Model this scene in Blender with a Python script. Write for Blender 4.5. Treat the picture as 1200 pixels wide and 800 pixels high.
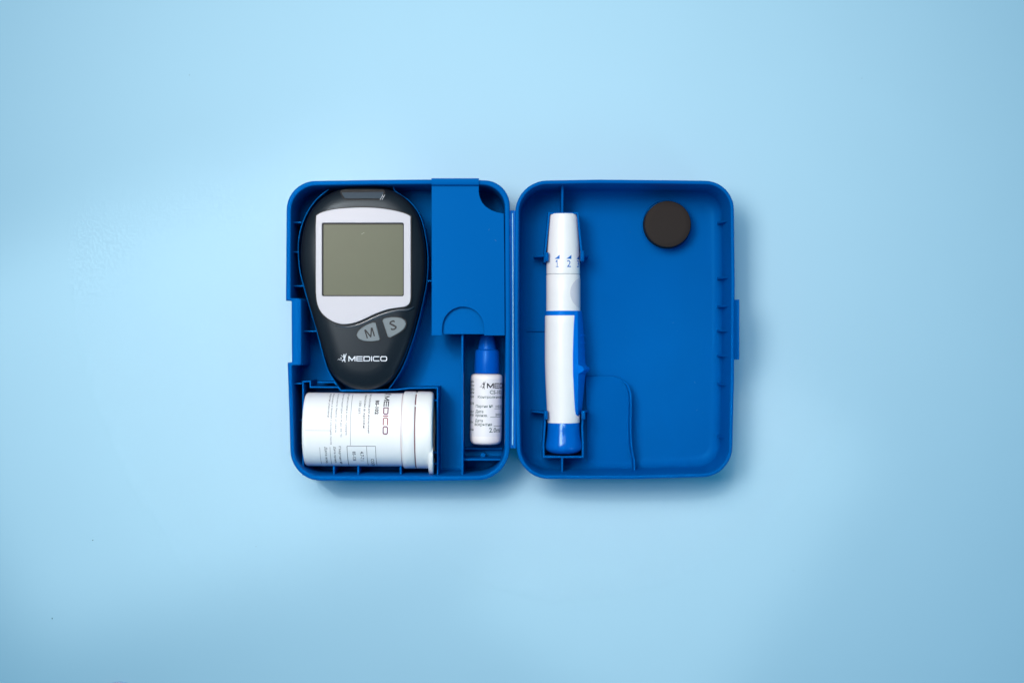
import bpy, bmesh, math, random
from mathutils import Vector, Matrix

for o in list(bpy.data.objects):
    bpy.data.objects.remove(o, do_unlink=True)
scene = bpy.context.scene
COL = scene.collection
random.seed(7)

# ------------------------------------------------------------------ scale
# One working unit is 0.4 mm (a pixel of the photograph at the height of the case rim).
S = 0.0004
H = 2060.0          # camera height above the table, in working units
ZF = -22.0          # height of the table; the rim of the case stands at 60
F = 2000.0          # focal length in the same units

# ------------------------------------------------------------------ camera
cam_data = bpy.data.cameras.new('camera')
cam = bpy.data.objects.new('camera', cam_data)
COL.objects.link(cam)
cam.location = (0, 0, H * S)
cam.rotation_euler = (0, 0, 0)
cam_data.sensor_width = 36.0
cam_data.lens = F / 1200.0 * 36.0
cam_data.clip_start = 0.02
cam_data.clip_end = 20.0
scene.camera = cam

# ------------------------------------------------------------------ light
world = bpy.data.worlds.new('World')
scene.world = world
world.use_nodes = True
bg = world.node_tree.nodes['Background']
bg.inputs['Color'].default_value = (0.04, 0.65, 1.0, 1)
bg.inputs['Strength'].default_value = 0.37


def area(name, loc, target, sx, sy, power, color, spread=180, roll=0.0):
    ld = bpy.data.lights.new(name, 'AREA')
    ld.shape = 'RECTANGLE'
    ld.size = sx * S
    ld.size_y = sy * S
    ld.energy = power
    ld.color = color
    ld.spread = math.radians(spread)
    lo = bpy.data.objects.new(name, ld)
    COL.objects.link(lo)
    lo.location = Vector(loc) * S
    d = (Vector(target) - Vector(loc)).normalized()
    # the long side of the lamp runs along 'roll' degrees on the table
    zx = -d
    xx = Vector((math.cos(math.radians(roll)), math.sin(math.radians(roll)), 0))
    xx = (xx - zx * xx.dot(zx)).normalized()
    yx = zx.cross(xx)
    lo.rotation_euler = Matrix((xx, yx, zx)).transposed().to_euler()
    return lo


# two soft windows, to the left of the case and beyond its top edge
area('window_light', (-820, 560, 2300), (-10, 140, 0), 740, 1060, 0.68, (1.0, 0.885, 0.805), spread=56)
area('window_light', (-200, 860, 2300), (40, 160, 0), 1400, 900, 0.56, (1.0, 0.885, 0.805), spread=56)
# a second, weaker pane whose edge falls diagonally over the table
area('side_pane_light', (-950, 600, 1850), (-375, -60, ZF), 640, 430, 0.032, (1.0, 0.92, 0.85), spread=5, roll=18)
area('lower_pane_light', (-150, 550, 1850), (190, -225, ZF), 440, 320, 0.009, (1.0, 0.90, 0.80), spread=4, roll=58)
# faint lilac fill lamp, added for the glint on the meter's right edge
area('glint_fill_light', (1000, -620, 900), (0, 0, 0), 260, 600, 0.17, (0.80, 0.84, 1.0), roll=60)

scene.view_settings.view_transform = 'Standard'
scene.view_settings.look = 'None'
scene.view_settings.exposure = 0.0
scene.view_settings.gamma = 1.0
scene.view_settings.use_curve_mapping = False
scene.cycles.max_bounces = 8
scene.cycles.use_denoising = True


# ------------------------------------------------------------------ materials
def srgb(r, g, b):
    f = lambda c: (c / 255 / 12.92) if c / 255 <= 0.04045 else ((c / 255 + 0.055) / 1.055) ** 2.4
    return (f(r), f(g), f(b), 1)


def material(name, color, rough=0.4, spec=0.5, coat=0.0, var=0.04, scale=900, bump=0.0, bscale=6000,
             rvar=0.06, coat_rough=0.08, sss=0.0, tint=None):
    m = bpy.data.materials.new(name)
    m.use_nodes = True
    nt = m.node_tree
    b = nt.nodes['Principled BSDF']
    tc = nt.nodes.new('ShaderNodeTexCoord')
    nz = nt.nodes.new('ShaderNodeTexNoise')
    nz.inputs['Scale'].default_value = scale
    nz.inputs['Detail'].default_value = 5
    nt.links.new(tc.outputs['Object'], nz.inputs['Vector'])
    mx = nt.nodes.new('ShaderNodeMixRGB')
    mx.inputs['Color1'].default_value = tuple(c * (1 - var) for c in color[:3]) + (1,)
    mx.inputs['Color2'].default_value = tuple(min(1, c * (1 + var)) for c in color[:3]) + (1,)
    nt.links.new(nz.outputs['Fac'], mx.inputs['Fac'])
    nt.links.new(mx.outputs['Color'], b.inputs['Base Color'])
    mr = nt.nodes.new('ShaderNodeMapRange')
    mr.inputs['To Min'].default_value = max(0.02, rough - rvar)
    mr.inputs['To Max'].default_value = rough + rvar
    nt.links.new(nz.outputs['Fac'], mr.inputs['Value'])
    nt.links.new(mr.outputs['Result'], b.inputs['Roughness'])
    b.inputs['Specular IOR Level'].default_value = spec
    if tint:
        b.inputs['Specular Tint'].default_value = tint + (1,)
    b.inputs['Coat Weight'].default_value = coat
    b.inputs['Coat Roughness'].default_value = coat_rough
    if sss:
        b.inputs['Subsurface Weight'].default_value = sss
        b.inputs['Subsurface Radius'].default_value = (0.002, 0.002, 0.002)
    if bump:
        n2 = nt.nodes.new('ShaderNodeTexNoise')
        n2.inputs['Scale'].default_value = bscale
        n2.inputs['Detail'].default_value = 3
        nt.links.new(tc.outputs['Object'], n2.inputs['Vector'])
        bp = nt.nodes.new('ShaderNodeBump')
        bp.inputs['Strength'].default_value = bump
        bp.inputs['Distance'].default_value = 0.0002
        nt.links.new(n2.outputs['Fac'], bp.inputs['Height'])
        nt.links.new(bp.outputs['Normal'], b.inputs['Normal'])
    return m


M = {}
M['paper'] = material('table_paper', (0.43, 0.675, 0.825, 1), rough=0.65, spec=0.12, var=0.016, scale=25, bump=0.06, bscale=2500)
M['case'] = material('case_blue', (0.0, 0.101, 0.385, 1), rough=0.42, spec=0.18, rvar=0.10, tint=(0.03, 0.45, 1.0), var=0.06, scale=45, bump=0.02, bscale=3500)
M['cover'] = material('cover_blue', (0.0, 0.100, 0.375, 1), rough=0.42, spec=0.18, rvar=0.10, tint=(0.03, 0.45, 1.0), var=0.02, scale=60, bump=0.015, bscale=3500)
M['hinge'] = material('hinge_blue', (0.002, 0.15, 0.56, 1), rough=0.22, spec=0.6, var=0.03, scale=200)
M['bead'] = material('hinge_light_line', (0.25, 0.60, 0.92, 1), rough=0.2, spec=0.6, var=0.25, scale=120)  # paler than the hinge: bright light along the fold painted into the colour
M['black'] = material('meter_black', (0.008, 0.011, 0.016, 1), rough=0.34, spec=0.25, tint=(0.70, 0.86, 1.0), var=0.04, scale=120, rvar=0.02, bump=0.008, bscale=9000)
M['groove'] = material('groove_black', (0.006, 0.007, 0.009, 1), rough=0.5, spec=0.3)
M['port'] = material('port_grey', (0.055, 0.068, 0.088, 1), rough=0.3, spec=0.6)
M['bezel'] = material('bezel_silver', (0.475, 0.475, 0.54, 1), rough=0.38, spec=0.5, var=0.012, scale=1500)
M['lcd'] = material('lcd_glass', (0.112, 0.121, 0.082, 1), rough=0.32, spec=0.2, coat=0.0, var=0.03, scale=90, coat_rough=0.05)
M['pale_mark'] = material('lcd_pale_mark', (0.26, 0.27, 0.21, 1), rough=0.6, spec=0.3)
M['button'] = material('button_grey', (0.13, 0.168, 0.195, 1), rough=0.45, spec=0.4, var=0.05, scale=700)
M['button_ink'] = material('button_ink', (0.012, 0.014, 0.018, 1), rough=0.5, spec=0.3)
M['logo_white'] = material('logo_white', (0.64, 0.68, 0.76, 1), rough=0.5, spec=0.3)
M['white'] = material('vial_white', (0.88, 0.88, 0.89, 1), rough=0.38, spec=0.45, var=0.012, scale=150, sss=0.1)
M['label'] = material('label_white', (0.88, 0.885, 0.91, 1), rough=0.5, spec=0.3, var=0.015, scale=200)
M['label2'] = material('bottle_label', (0.80, 0.82, 0.86, 1), rough=0.4, spec=0.4, var=0.015, scale=200)
M['ink'] = material('ink_dark', (0.03, 0.03, 0.045, 1), rough=0.6, spec=0.2)
M['ink_grey'] = material('ink_grey', (0.09, 0.09, 0.12, 1), rough=0.6, spec=0.2)
M['ink_light'] = material('ink_light', (0.20, 0.20, 0.24, 1), rough=0.6, spec=0.2)
M['ink_plum'] = material('ink_plum', (0.16, 0.02, 0.08, 1), rough=0.6, spec=0.2)
M['ink_red'] = material('ink_red', (0.30, 0.05, 0.08, 1), rough=0.6, spec=0.2)
M['label_edge'] = material('label_edge', (0.50, 0.36, 0.40, 1), rough=0.6, spec=0.2)
M['ink_green'] = material('ink_green', (0.05, 0.11, 0.12, 1), rough=0.6, spec=0.2)
M['seal_red'] = material('seal_red', (0.22, 0.09, 0.11, 1), rough=0.6, spec=0.2)
M['cap_blue'] = material('bottle_cap_blue', (0.0, 0.095, 0.52, 1), rough=0.32, spec=0.4, tint=(0.15, 0.5, 1.0), var=0.03, scale=200)
M['pen_white'] = material('pen_white', (0.86, 0.86, 0.87, 1), rough=0.34, spec=0.45, var=0.01, scale=200, sss=0.1)
M['pen_grey'] = material('pen_grey', (0.66, 0.66, 0.73, 1), rough=0.5, spec=0.3)
M['pen_seam'] = material('pen_seam', (0.40, 0.41, 0.44, 1), rough=0.6, spec=0.2)
M['pen_blue'] = material('pen_blue', (0.0, 0.155, 0.66, 1), rough=0.32, spec=0.35, tint=(0.1, 0.5, 1.0), var=0.02, scale=200)
M['pen_base'] = material('pen_base_blue', (0.0, 0.122, 0.54, 1), rough=0.17, spec=0.5, coat=0.1, tint=(0.4, 0.7, 1.0), var=0.02, scale=200)
M['pen_ink'] = material('pen_ink_blue', (0.005, 0.15, 0.55, 1), rough=0.5, spec=0.3)
M['rubber'] = material('rubber_brown', (0.027, 0.021, 0.019, 1), rough=0.8, spec=0.2, var=0.12, scale=700, bump=0.1, bscale=5000)
M['pink'] = material('pad_pink', (0.72, 0.52, 0.62, 1), rough=0.6, spec=0.2)
M['pad_blue'] = material('pad_edge_blue', (0.26, 0.52, 0.74, 1), rough=0.45, spec=0.4)
M['lint'] = material('lint_pale', (0.08, 0.22, 0.42, 1), rough=0.9, spec=0.1)
M['speck'] = material('speck_dark', (0.05, 0.13, 0.20, 1), rough=0.8, spec=0.1)

# ------------------------------------------------------------------ helpers
ORIGIN = {}


def W(px, py, z):
    """photo pixel seen at height z -> table coordinates in working units"""
    k = (H - z) / F
    return ((px - 600.0) * k, -(py - 400.0) * k)


def WL(pts, z):
    return [W(p[0], p[1], z) for p in pts]


def thing(name, label, cat, loc, group=None):
    o = bpy.data.objects.new(name, None)
    COL.objects.link(o)
    o.empty_display_size = 0.01
    o.location = Vector(loc) * S
    o['label'] = label
    o['category'] = cat
    if group:
        o['group'] = group
    ORIGIN[o.name] = Vector(loc)
    return o


def mesh_obj(name, verts, faces, mat, parent=None, angle=32, smooth=True, label=None):
    org = ORIGIN[parent.name] if parent is not None else Vector((0, 0, 0))
    me = bpy.data.meshes.new(name)
    me.from_pydata([tuple((Vector(v) - org) * S) for v in verts], [], faces)
    bm = bmesh.new()
    bm.from_mesh(me)
    bmesh.ops.recalc_face_normals(bm, faces=bm.faces)
    bm.to_mesh(me)
    bm.free()
    if smooth:
        me.polygons.foreach_set('use_smooth', [True] * len(me.polygons))
        me.set_sharp_from_angle(angle=math.radians(angle))
    me.materials.append(M[mat] if isinstance(mat, str) else mat)
    o = bpy.data.objects.new(name, me)
    COL.objects.link(o)
    if parent is not None:
        o.parent = parent
    ORIGIN[o.name] = org
    if label:
        o['label'] = label
    return o


def catmull(pts, n=6, closed=True):
    out = []
    N = len(pts)
    rng = range(N) if closed else range(N - 1)
    for i in rng:
        if closed:
            p0, p1, p2, p3 = pts[(i - 1) % N], pts[i], pts[(i + 1) % N], pts[(i + 2) % N]
        else:
            p0, p1, p2, p3 = pts[max(i - 1, 0)], pts[i], pts[i + 1], pts[min(i + 2, N - 1)]
        for k in range(n):
            t = k / n
            out.append(tuple(0.5 * ((2 * p1[d]) + (-p0[d] + p2[d]) * t + (2 * p0[d] - 5 * p1[d] + 4 * p2[d] - p3[d]) * t * t
                                    + (-p0[d] + 3 * p1[d] - 3 * p2[d] + p3[d]) * t ** 3) for d in (0, 1)))
    if not closed:
        out.append(tuple(pts[-1]))
    return out


def rounded(corners, seg=8):
    """corners (x, y, radius) -> closed loop; every corner gives seg+1 points"""
    out = []
    N = len(corners)
    for i in range(N):
        p = Vector(corners[i][:2]); r = corners[i][2]
        a = Vector(corners[i - 1][:2]); b = Vector(corners[(i + 1) % N][:2])
        u = (a - p); v = (b - p)
        lu, lv = u.length, v.length
        u.normalize(); v.normalize()
        ang = u.angle(v)
        tl = min(r / max(math.tan(ang / 2), 1e-4), lu * 0.49, lv * 0.49)
        s = p + u * tl; e = p + v * tl
        for k in range(seg + 1):
            t = k / seg
            # rational quadratic arc
            w = math.sin(ang / 2)
            c0, c1, c2 = (1 - t) ** 2, 2 * t * (1 - t) * w, t * t
            q = (s * c0 + p * c1 + e * c2) / (c0 + c1 + c2)
            out.append((q.x, q.y))
    return out


def area2(loop):
    return 0.5 * sum(loop[i - 1][0] * loop[i][1] - loop[i][0] * loop[i - 1][1] for i in range(len(loop)))


def inset(loop, d):
    """move a closed loop inwards by d"""
    sgn = 1 if area2(loop) > 0 else -1
    N = len(loop)
    out = []
    for i in range(N):
        p = Vector(loop[i])
        a = Vector(loop[i - 1]); b = Vector(loop[(i + 1) % N])
        e1 = (p - a); e2 = (b - p)
        if e1.length < 1e-6: e1 = e2
        if e2.length < 1e-6: e2 = e1
        e1 = e1.normalized(); e2 = e2.normalized()
        n1 = Vector((-e1.y, e1.x)) * sgn; n2 = Vector((-e2.y, e2.x)) * sgn
        n = (n1 + n2)
        if n.length < 1e-6: n = n1
        n.normalize()
        c = max(n.dot(n1), 0.45)
        q = p + n * (d / c)
        out.append((q.x, q.y))
    return out


def loft(rings, cap0=True, cap1=True):
    """rings: list of lists of 3D points, all of one length, closed"""
    n = len(rings[0])
    verts = [p for r in rings for p in r]
    faces = []
    for k in range(len(rings) - 1):
        for i in range(n):
            j = (i + 1) % n
            faces.append((k * n + i, k * n + j, (k + 1) * n + j, (k + 1) * n + i))
    if cap0: faces.append(tuple(range(n))[::-1])
    if cap1: faces.append(tuple((len(rings) - 1) * n + i for i in range(n)))
    return verts, faces


def ring3(loop, z):
    return [(p[0], p[1], z) for p in loop]


def wall(name, path, t, z0, z1, mat, parent, bev=0.5, ztop=None, label=None):
    """a thin upright wall along an open path (table coordinates), thickness t"""
    n = len(path)
    if ztop is None: ztop = [z1] * n
    L, R = [], []
    for i in range(n):
        p = Vector(path[i])
        e1 = (p - Vector(path[i - 1])).normalized() if i > 0 else None
        e2 = (Vector(path[i + 1]) - p).normalized() if i < n - 1 else None
        if e1 is None: e1 = e2
        if e2 is None: e2 = e1
        n1 = Vector((-e1.y, e1.x)); n2 = Vector((-e2.y, e2.x))
        nn = (n1 + n2)
        if nn.length < 1e-6: nn = n1
        nn.normalize()
        c = max(nn.dot(n1), 0.5)
        L.append((p, nn / c))
    verts, faces = [], []
    for i in range(n):
        p, nn = L[i]
        zt = ztop[i]
        for off, z in ((-t / 2 - 0.3, z0), (-t / 2, zt - bev), (-t / 2 + bev, zt), (t / 2 - bev, zt), (t / 2, zt - bev), (t / 2 + 0.3, z0)):
            q = p + nn * off
            verts.append((q.x, q.y, z))
    for i in range(n - 1):
        for k in range(6):
            j = (k + 1) % 6
            faces.append((i * 6 + k, i * 6 + j, (i + 1) * 6 + j, (i + 1) * 6 + k))
    faces.append(tuple(range(6))); faces.append(tuple((n - 1) * 6 + k for k in range(6))[::-1])
    return mesh_obj(name, verts, faces, mat, parent, angle=40, label=label)


def curve_plate(name, loops, z0, z1, bev, mat, parent, angle=32, res=2, label=None):
    """flat plate with holes (first loop outer, the rest holes), bevelled edges"""
    cu = bpy.data.curves.new('tmp_curve', 'CURVE')
    cu.dimensions = '2D'
    cu.fill_mode = 'BOTH'
    for lp in loops:
        sp = cu.splines.new('POLY')
        sp.points.add(len(lp) - 1)
        for i, p in enumerate(lp):
            sp.points[i].co = (p[0], p[1], 0, 1)
        sp.use_cyclic_u = True
    cu.extrude = max((z1 - z0) / 2 - bev, 0.01)
    cu.bevel_depth = bev
    cu.bevel_resolution = res
    cu.offset = -bev
    ob = bpy.data.objects.new('tmp_curve', cu)
    COL.objects.link(ob)
    dg = bpy.context.evaluated_depsgraph_get()
    me = bpy.data.meshes.new_from_object(ob.evaluated_get(dg))
    zc = (z0 + z1) / 2
    v = [(p.co.x, p.co.y, p.co.z + zc) for p in me.vertices]
    f = [tuple(p.vertices) for p in me.polygons]
    bpy.data.objects.remove(ob, do_unlink=True)
    bpy.data.curves.remove(cu)
    bpy.data.meshes.remove(me)
    return weld_obj(name, v, f, mat, parent, angle, label)


def weld_obj(name, v, f, mat, parent, angle=32, label=None):
    o = mesh_obj(name, v, f, mat, parent, angle, label=label)
    bm = bmesh.new(); bm.from_mesh(o.data)
    bmesh.ops.remove_doubles(bm, verts=bm.verts, dist=0.01 * S)
    bmesh.ops.recalc_face_normals(bm, faces=bm.faces)
    bm.to_mesh(o.data); bm.free()
    o.data.polygons.foreach_set('use_smooth', [True] * len(o.data.polygons))
    o.data.set_sharp_from_angle(angle=math.radians(angle))
    for p in o.data.polygons:
        if abs(p.normal.z) > 0.9995:
            p.use_smooth = False
    return o


def disc_rings(cx, cy, prof, n=64):
    return [[(cx + r * math.cos(2 * math.pi * i / n), cy + r * math.sin(2 * math.pi * i / n), z) for i in range(n)] for r, z in prof]


# -- round things lying down: a frame with an axis, a side and an up direction
class Frame:
    def __init__(self, A, B):
        self.o = Vector(A)
        self.a = (Vector(B) - Vector(A)).normalized()
        up = Vector((0, 0, 1))
        self.b = self.a.cross(up).normalized()      # to the right of the travel direction
        self.c = self.b.cross(self.a).normalized()

    def at(self, u, th, r):
        return tuple(self.o + self.a * u + (self.b * math.sin(th) + self.c * math.cos(th)) * r)


def lathe(name, fr, prof, mat, parent, n=64, angle=35, label=None):
    rings = [[fr.at(u, 2 * math.pi * i / n, max(r, 0.01)) for i in range(n)] for u, r in prof]
    v, f = loft(rings)
    return mesh_obj(name, v, f, mat, parent, angle=angle, label=label)


_fc = [0]


def text_flat(txt, bold=0.012):
    """2D mesh of a text, scaled to a unit-height unit-width box"""
    cu = bpy.data.curves.new('tmp_text', 'FONT')
    cu.body = txt
    cu.resolution_u = 2
    cu.offset = bold
    ob = bpy.data.objects.new('tmp_text', cu)
    COL.objects.link(ob)
    dg = bpy.context.evaluated_depsgraph_get()
    me = bpy.data.meshes.new_from_object(ob.evaluated_get(dg))
    v = [(p.co.x, p.co.y) for p in me.vertices]
    f = [tuple(p.vertices) for p in me.polygons]
    bpy.data.objects.remove(ob, do_unlink=True)
    bpy.data.curves.remove(cu)
    bpy.data.meshes.remove(me)
    x0 = min(p[0] for p in v); x1 = max(p[0] for p in v)
    y0 = min(p[1] for p in v); y1 = max(p[1] for p in v)
    v = [((p[0] - x0) / (x1 - x0), (p[1] - y0) / (y1 - y0)) for p in v]
    return v, f


def ribbon(path, t):
    """flat stroke along a polyline -> verts, faces in 2D"""
    n = len(path)
    v, f = [], []
    closed = path[0] == path[-1]
    if closed:
        path = path[:-1]; n -= 1
    for i in range(n):
        p = Vector(path[i])
        e1 = (p - Vector(path[i - 1])).normalized() if (closed or i > 0) else None
        e2 = (Vector(path[(i + 1) % n]) - p).normalized() if (closed or i < n - 1) else None
        if e1 is None: e1 = e2
        if e2 is None: e2 = e1
        n1 = Vector((-e1.y, e1.x)); n2 = Vector((-e2.y, e2.x))
        nn = (n1 + n2)
        nn = n1 if nn.length < 1e-6 else nn.normalized()
        c = max(nn.dot(n1), 0.55)
        for s in (-1, 1):
            q = p + nn * (s * t / 2 / c)
            v.append((q.x, q.y))
    for i in range(n if closed else n - 1):
        j = (i + 1) % n
        f.append((2 * i, 2 * i + 1, 2 * j + 1, 2 * j))
    return v, f


def merge2(parts):
    V, Fc = [], []
    for v, f in parts:
        b = len(V)
        V += v
        Fc += [tuple(i + b for i in q) for q in f]
    return V, Fc


def wide_letter(ch):
    """extended block capital with a cap height of 1; returns (parts, width)"""
    t = 0.19; h = t / 2; w = 1.42; e = 0.17
    ring = [(h + e, h), (w - h - e, h), (w - h, h + e), (w - h, 1 - h - e), (w - h - e, 1 - h), (h + e, 1 - h), (h, 1 - h - e), (h, h + e), (h + e, h)]
    if ch == 'M':
        return [([(0, 0), (0.22, 0), (0.22, 0.62), (0.71, 0.05), (0.79, 0.05), (0.95, 0.36), (1.28, 0.62), (1.28, 0), (1.5, 0), (1.5, 1), (1.28, 1), (0.75, 0.38), (0.22, 1), (0, 1)],
                 [(0, 1, 2, 12, 13), (2, 3, 11, 12), (3, 4, 11), (4, 6, 10, 11), (6, 7, 8, 9, 10)])], 1.5
    if ch == 'E':
        return [ribbon([(1.3, h), (h, h), (h, 1 - h), (1.3, 1 - h)], t), ribbon([(t, 0.5), (1.26, 0.5)], t * 0.85)], 1.3
    if ch == 'D':
        return [ribbon([(h, h), (w - h - e, h), (w - h, h + e), (w - h, 1 - h - e), (w - h - e, 1 - h), (h, 1 - h), (h, h)], t)], w
    if ch == 'I':
        return [ribbon([(h, 0), (h, 1)], t)], t
    if ch == 'C':
        return [ribbon([(1.36, h), (h + e, h), (h, h + e), (h, 1 - h - e), (h + e, 1 - h), (1.36, 1 - h)], t)], 1.36
    return [ribbon(ring, t)], w


def wide_word(word, gap=0.2):
    """-> list of (char, verts, faces) in a line with cap height 1, and the total width"""
    x = 0; out = []
    for ch in word:
        parts, w = wide_letter(ch)
        v, f = merge2(parts)
        out.append((ch, [(p[0] + x, p[1]) for p in v], f))
        x += w + gap
    return out, x - gap


def figure_icon():
    """leaping figure with a trail of dots, in a box about 1.1 wide and 1 high"""
    parts = []
    def poly(pts): parts.append((pts, [tuple(range(len(pts)))]))
    def dot(x, y, r): poly([(x + r * math.cos(k * math.pi / 4), y + r * math.sin(k * math.pi / 4)) for k in range(8)])
    dot(0.78, 0.80, 0.09)
    poly([(0.55, 0.62), (0.70, 0.70), (0.90, 0.70), (1.06, 0.98), (1.10, 0.94), (0.98, 0.60), (0.92, 0.36), (0.74, 0.36), (0.72, 0.55)])
    poly([(0.55, 0.61), (0.70, 0.56), (0.52, 0.72), (0.44, 0.80), (0.42, 0.76)])
    poly([(0.74, 0.35), (0.92, 0.35), (0.95, 0.10), (0.99, 0.0), (0.86, 0.03)])
    poly([(0.73, 0.34), (0.83, 0.20), (0.66, 0.14), (0.56, 0.02), (0.52, 0.08), (0.62, 0.24)])
    dot(0.42, 0.44, 0.075); dot(0.30, 0.26, 0.06); dot(0.16, 0.34, 0.05); dot(0.50, 0.26, 0.05); dot(0.05, 0.26, 0.035)
    return merge2(parts)


# flat print on a horizontal surface; place by photo pixel at height z
def print_flat(name, vf, x, y, sx, sy, rot, z, mat, parent, label=None):
    """x, y = photo pixel of the lower left corner; rot in degrees, counter-clockwise"""
    k = (H - z) / F
    ox, oy = W(x, y, z)
    c, s = math.cos(math.radians(rot)), math.sin(math.radians(rot))
    V = [(ox + k * (p[0] * sx * c - p[1] * sy * s), oy + k * (p[0] * sx * s + p[1] * sy * c), z) for p in vf[0]]
    return mesh_obj(name, V, vf[1], mat, parent, smooth=False, label=label)


# print wrapped on a round surface: text frame (tx along reading direction, ty up) -> (u along axis, v around)
def print_round(name, vf, fr, rfun, to_uv, mat, parent, eps=0.16, label=None, sub=0):
    bm = bmesh.new()
    bv = [bm.verts.new((*to_uv(p), 0)) for p in vf[0]]
    for q in vf[1]:
        try:
            bm.faces.new([bv[i] for i in q])
        except ValueError:
            pass
    v0 = min(p.co.y for p in bv); v1 = max(p.co.y for p in bv)
    k = v0 + 1.6
    while k < v1:                                   # cut into narrow strips so that it lies on the curve
        bmesh.ops.bisect_plane(bm, geom=bm.verts[:] + bm.edges[:] + bm.faces[:], plane_co=(0, k, 0), plane_no=(0, 1, 0))
        k += 1.6
    bm.verts.index_update()
    V = []
    for p in bm.verts:
        u, v = p.co.x, p.co.y
        r = rfun(u)
        V.append(fr.at(u, v / r, r + eps))
    Fc = [tuple(p.index for p in q.verts) for q in bm.faces]
    bm.free()
    return mesh_obj(name, V, Fc, mat, parent, smooth=False, label=label)


def grid_rect(x0, x1, y0, y1, nx=1, ny=1):
    v = [(x0 + (x1 - x0) * i / nx, y0 + (y1 - y0) * j / ny) for j in range(ny + 1) for i in range(nx + 1)]
    f = [(j * (nx + 1) + i, j * (nx + 1) + i + 1, (j + 1) * (nx + 1) + i + 1, (j + 1) * (nx + 1) + i) for j in range(ny) for i in range(nx)]
    return v, f


# ------------------------------------------------------------------ table
v, f = grid_rect(-2600, 2600, -2000, 2000, 1, 1)
tab = mesh_obj('table_top', [(p[0], p[1], ZF) for p in v], f, 'paper', smooth=False)
tab['kind'] = 'structure'

# ------------------------------------------------------------------ carrying case
RIM = 60.0
case = thing('carrying_case', 'open blue plastic carrying case with two hinged halves lying on pale blue table', 'case', (0, 14, ZF))


def shell(name, outer, inner, mat, parent, zrim, floor, foot_r=10, fil=9, draft=3.0, seg=10):
    O = rounded([(*W(x, y, zrim), r) for x, y, r in outer], seg)
    I = rounded([(*W(x, y, zrim), r) for x, y, r in inner], seg)
    rings = []
    for k in range(5):                              # rounded foot
        a = (1 - k / 4) * math.pi / 2
        d = 4 + foot_r * (1 - math.cos(a))
        rings.append(ring3(inset(O, d), ZF + 0.6 + foot_r * (1 - math.sin(a))))
    rings.append(ring3(inset(O, 1.0), zrim - 8))
    rings.append(ring3(O, zrim - 2.2))
    rings.append(ring3(inset(O, 0.35), zrim - 0.8))
    rings.append(ring3(inset(O, 1.1), zrim))
    rings.append(ring3(inset(I, -1.1), zrim))
    rings.append(ring3(inset(I, -0.3), zrim - 0.6))
    rings.append(ring3(I, zrim - 1.6))
    for k in range(6):                              # inner wall and fillet to the floor
        a = k / 5 * math.pi / 2
        rings.append(ring3(inset(I, draft + fil * (1 - math.cos(a))), floor + fil * (1 - math.sin(a))))
    v, f = loft(rings)
    return mesh_obj(name, v, f, mat, parent, angle=50)


base_outer = [(335.8, 212.5, 34), (440, 210.8, 300), (540, 210, 300), (597.2, 212.5, 36), (598.2, 386, 900), (597.0, 562.2, 38), (500, 563.6, 300),
              (341.0, 563.0, 36), (338.6, 480, 300), (336.8, 424.8, 0.8), (341.8, 424.3, 0.8), (341.4, 352.6, 0.8), (334.8, 352.4, 0.8), (335.2, 300, 200)]
base_inner = [(341.2, 217.8, 30), (440, 216.2, 300), (540, 215.6, 300), (591.4, 217.6, 31), (592.4, 386, 900), (591.4, 556.8, 33), (500, 557.6, 300),
              (345.6, 557.2, 31), (343.4, 480, 300), (342.0, 428.2, 1.2), (353.2, 427.8, 3.0), (353.0, 349.4, 4.0), (340.8, 349.2, 1.2), (340.6, 300, 200)]
base = shell('base_tray', base_outer, base_inner, 'case', case, RIM, ZF + 4.0, fil=5, draft=1.2)
base['label'] = 'left half of the case with moulded compartments'

lid_outer = [(604.0, 212.0, 38), (700, 210.4, 400), (780, 211.0, 400), (860.0, 212.2, 34), (861.4, 330, 400), (860.6, 440, 400), (857.8, 558.2, 36),
             (740, 561.4, 300), (606.0, 561.0, 38), (602.6, 386, 900)]
lid_inner = [(608.4, 216.4, 33), (700, 214.8, 400), (780, 215.4, 400), (855.8, 216.6, 29), (857.0, 330, 400), (856.2, 440, 400), (853.4, 553.6, 31),
             (740, 556.6, 300), (610.6, 556.4, 33), (607.2, 386, 900)]
lid = shell('lid_tray', lid_outer, lid_inner, 'case', case, RIM, ZF + 6.0, fil=13, draft=2.2)
lid['label'] = 'right half of the case, the shallow lid'

# hinge: a thin strip with a bead down its middle
hp = [(594.5, 53), (597.4, 55), (598.6, 53.6), (599.6, 53.9), (600.1, 55.2), (600.7, 55.7), (601.3, 55.2), (601.8, 53.9), (602.8, 53.6), (604.0, 55), (606, 53),
      (606, 51), (594.5, 51)]
rings = []
for k in range(24):
    y = 246.5 + (525 - 246.5) * k / 23
    rings.append([(*W(x + 0.5 * math.sin(k / 23 * math.pi), y, 55), z) for x, z in hp])
v, f = loft(rings)
hinge = mesh_obj('hinge_strip', v, f, 'hinge', case, angle=60, label='glossy hinge strip joining the two halves')
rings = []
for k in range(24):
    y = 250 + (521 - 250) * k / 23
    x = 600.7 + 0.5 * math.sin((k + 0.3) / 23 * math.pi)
    rr = 0.62 + (0.28 if y > 455 else 0)  # thicker where the painted light line is whitest
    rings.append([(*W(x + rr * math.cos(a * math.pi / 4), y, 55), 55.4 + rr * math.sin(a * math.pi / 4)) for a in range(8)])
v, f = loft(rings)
mesh_obj('hinge_light_line', v, f, 'bead', hinge, angle=60, label='pale fold line of the hinge with its light painted in')

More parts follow.
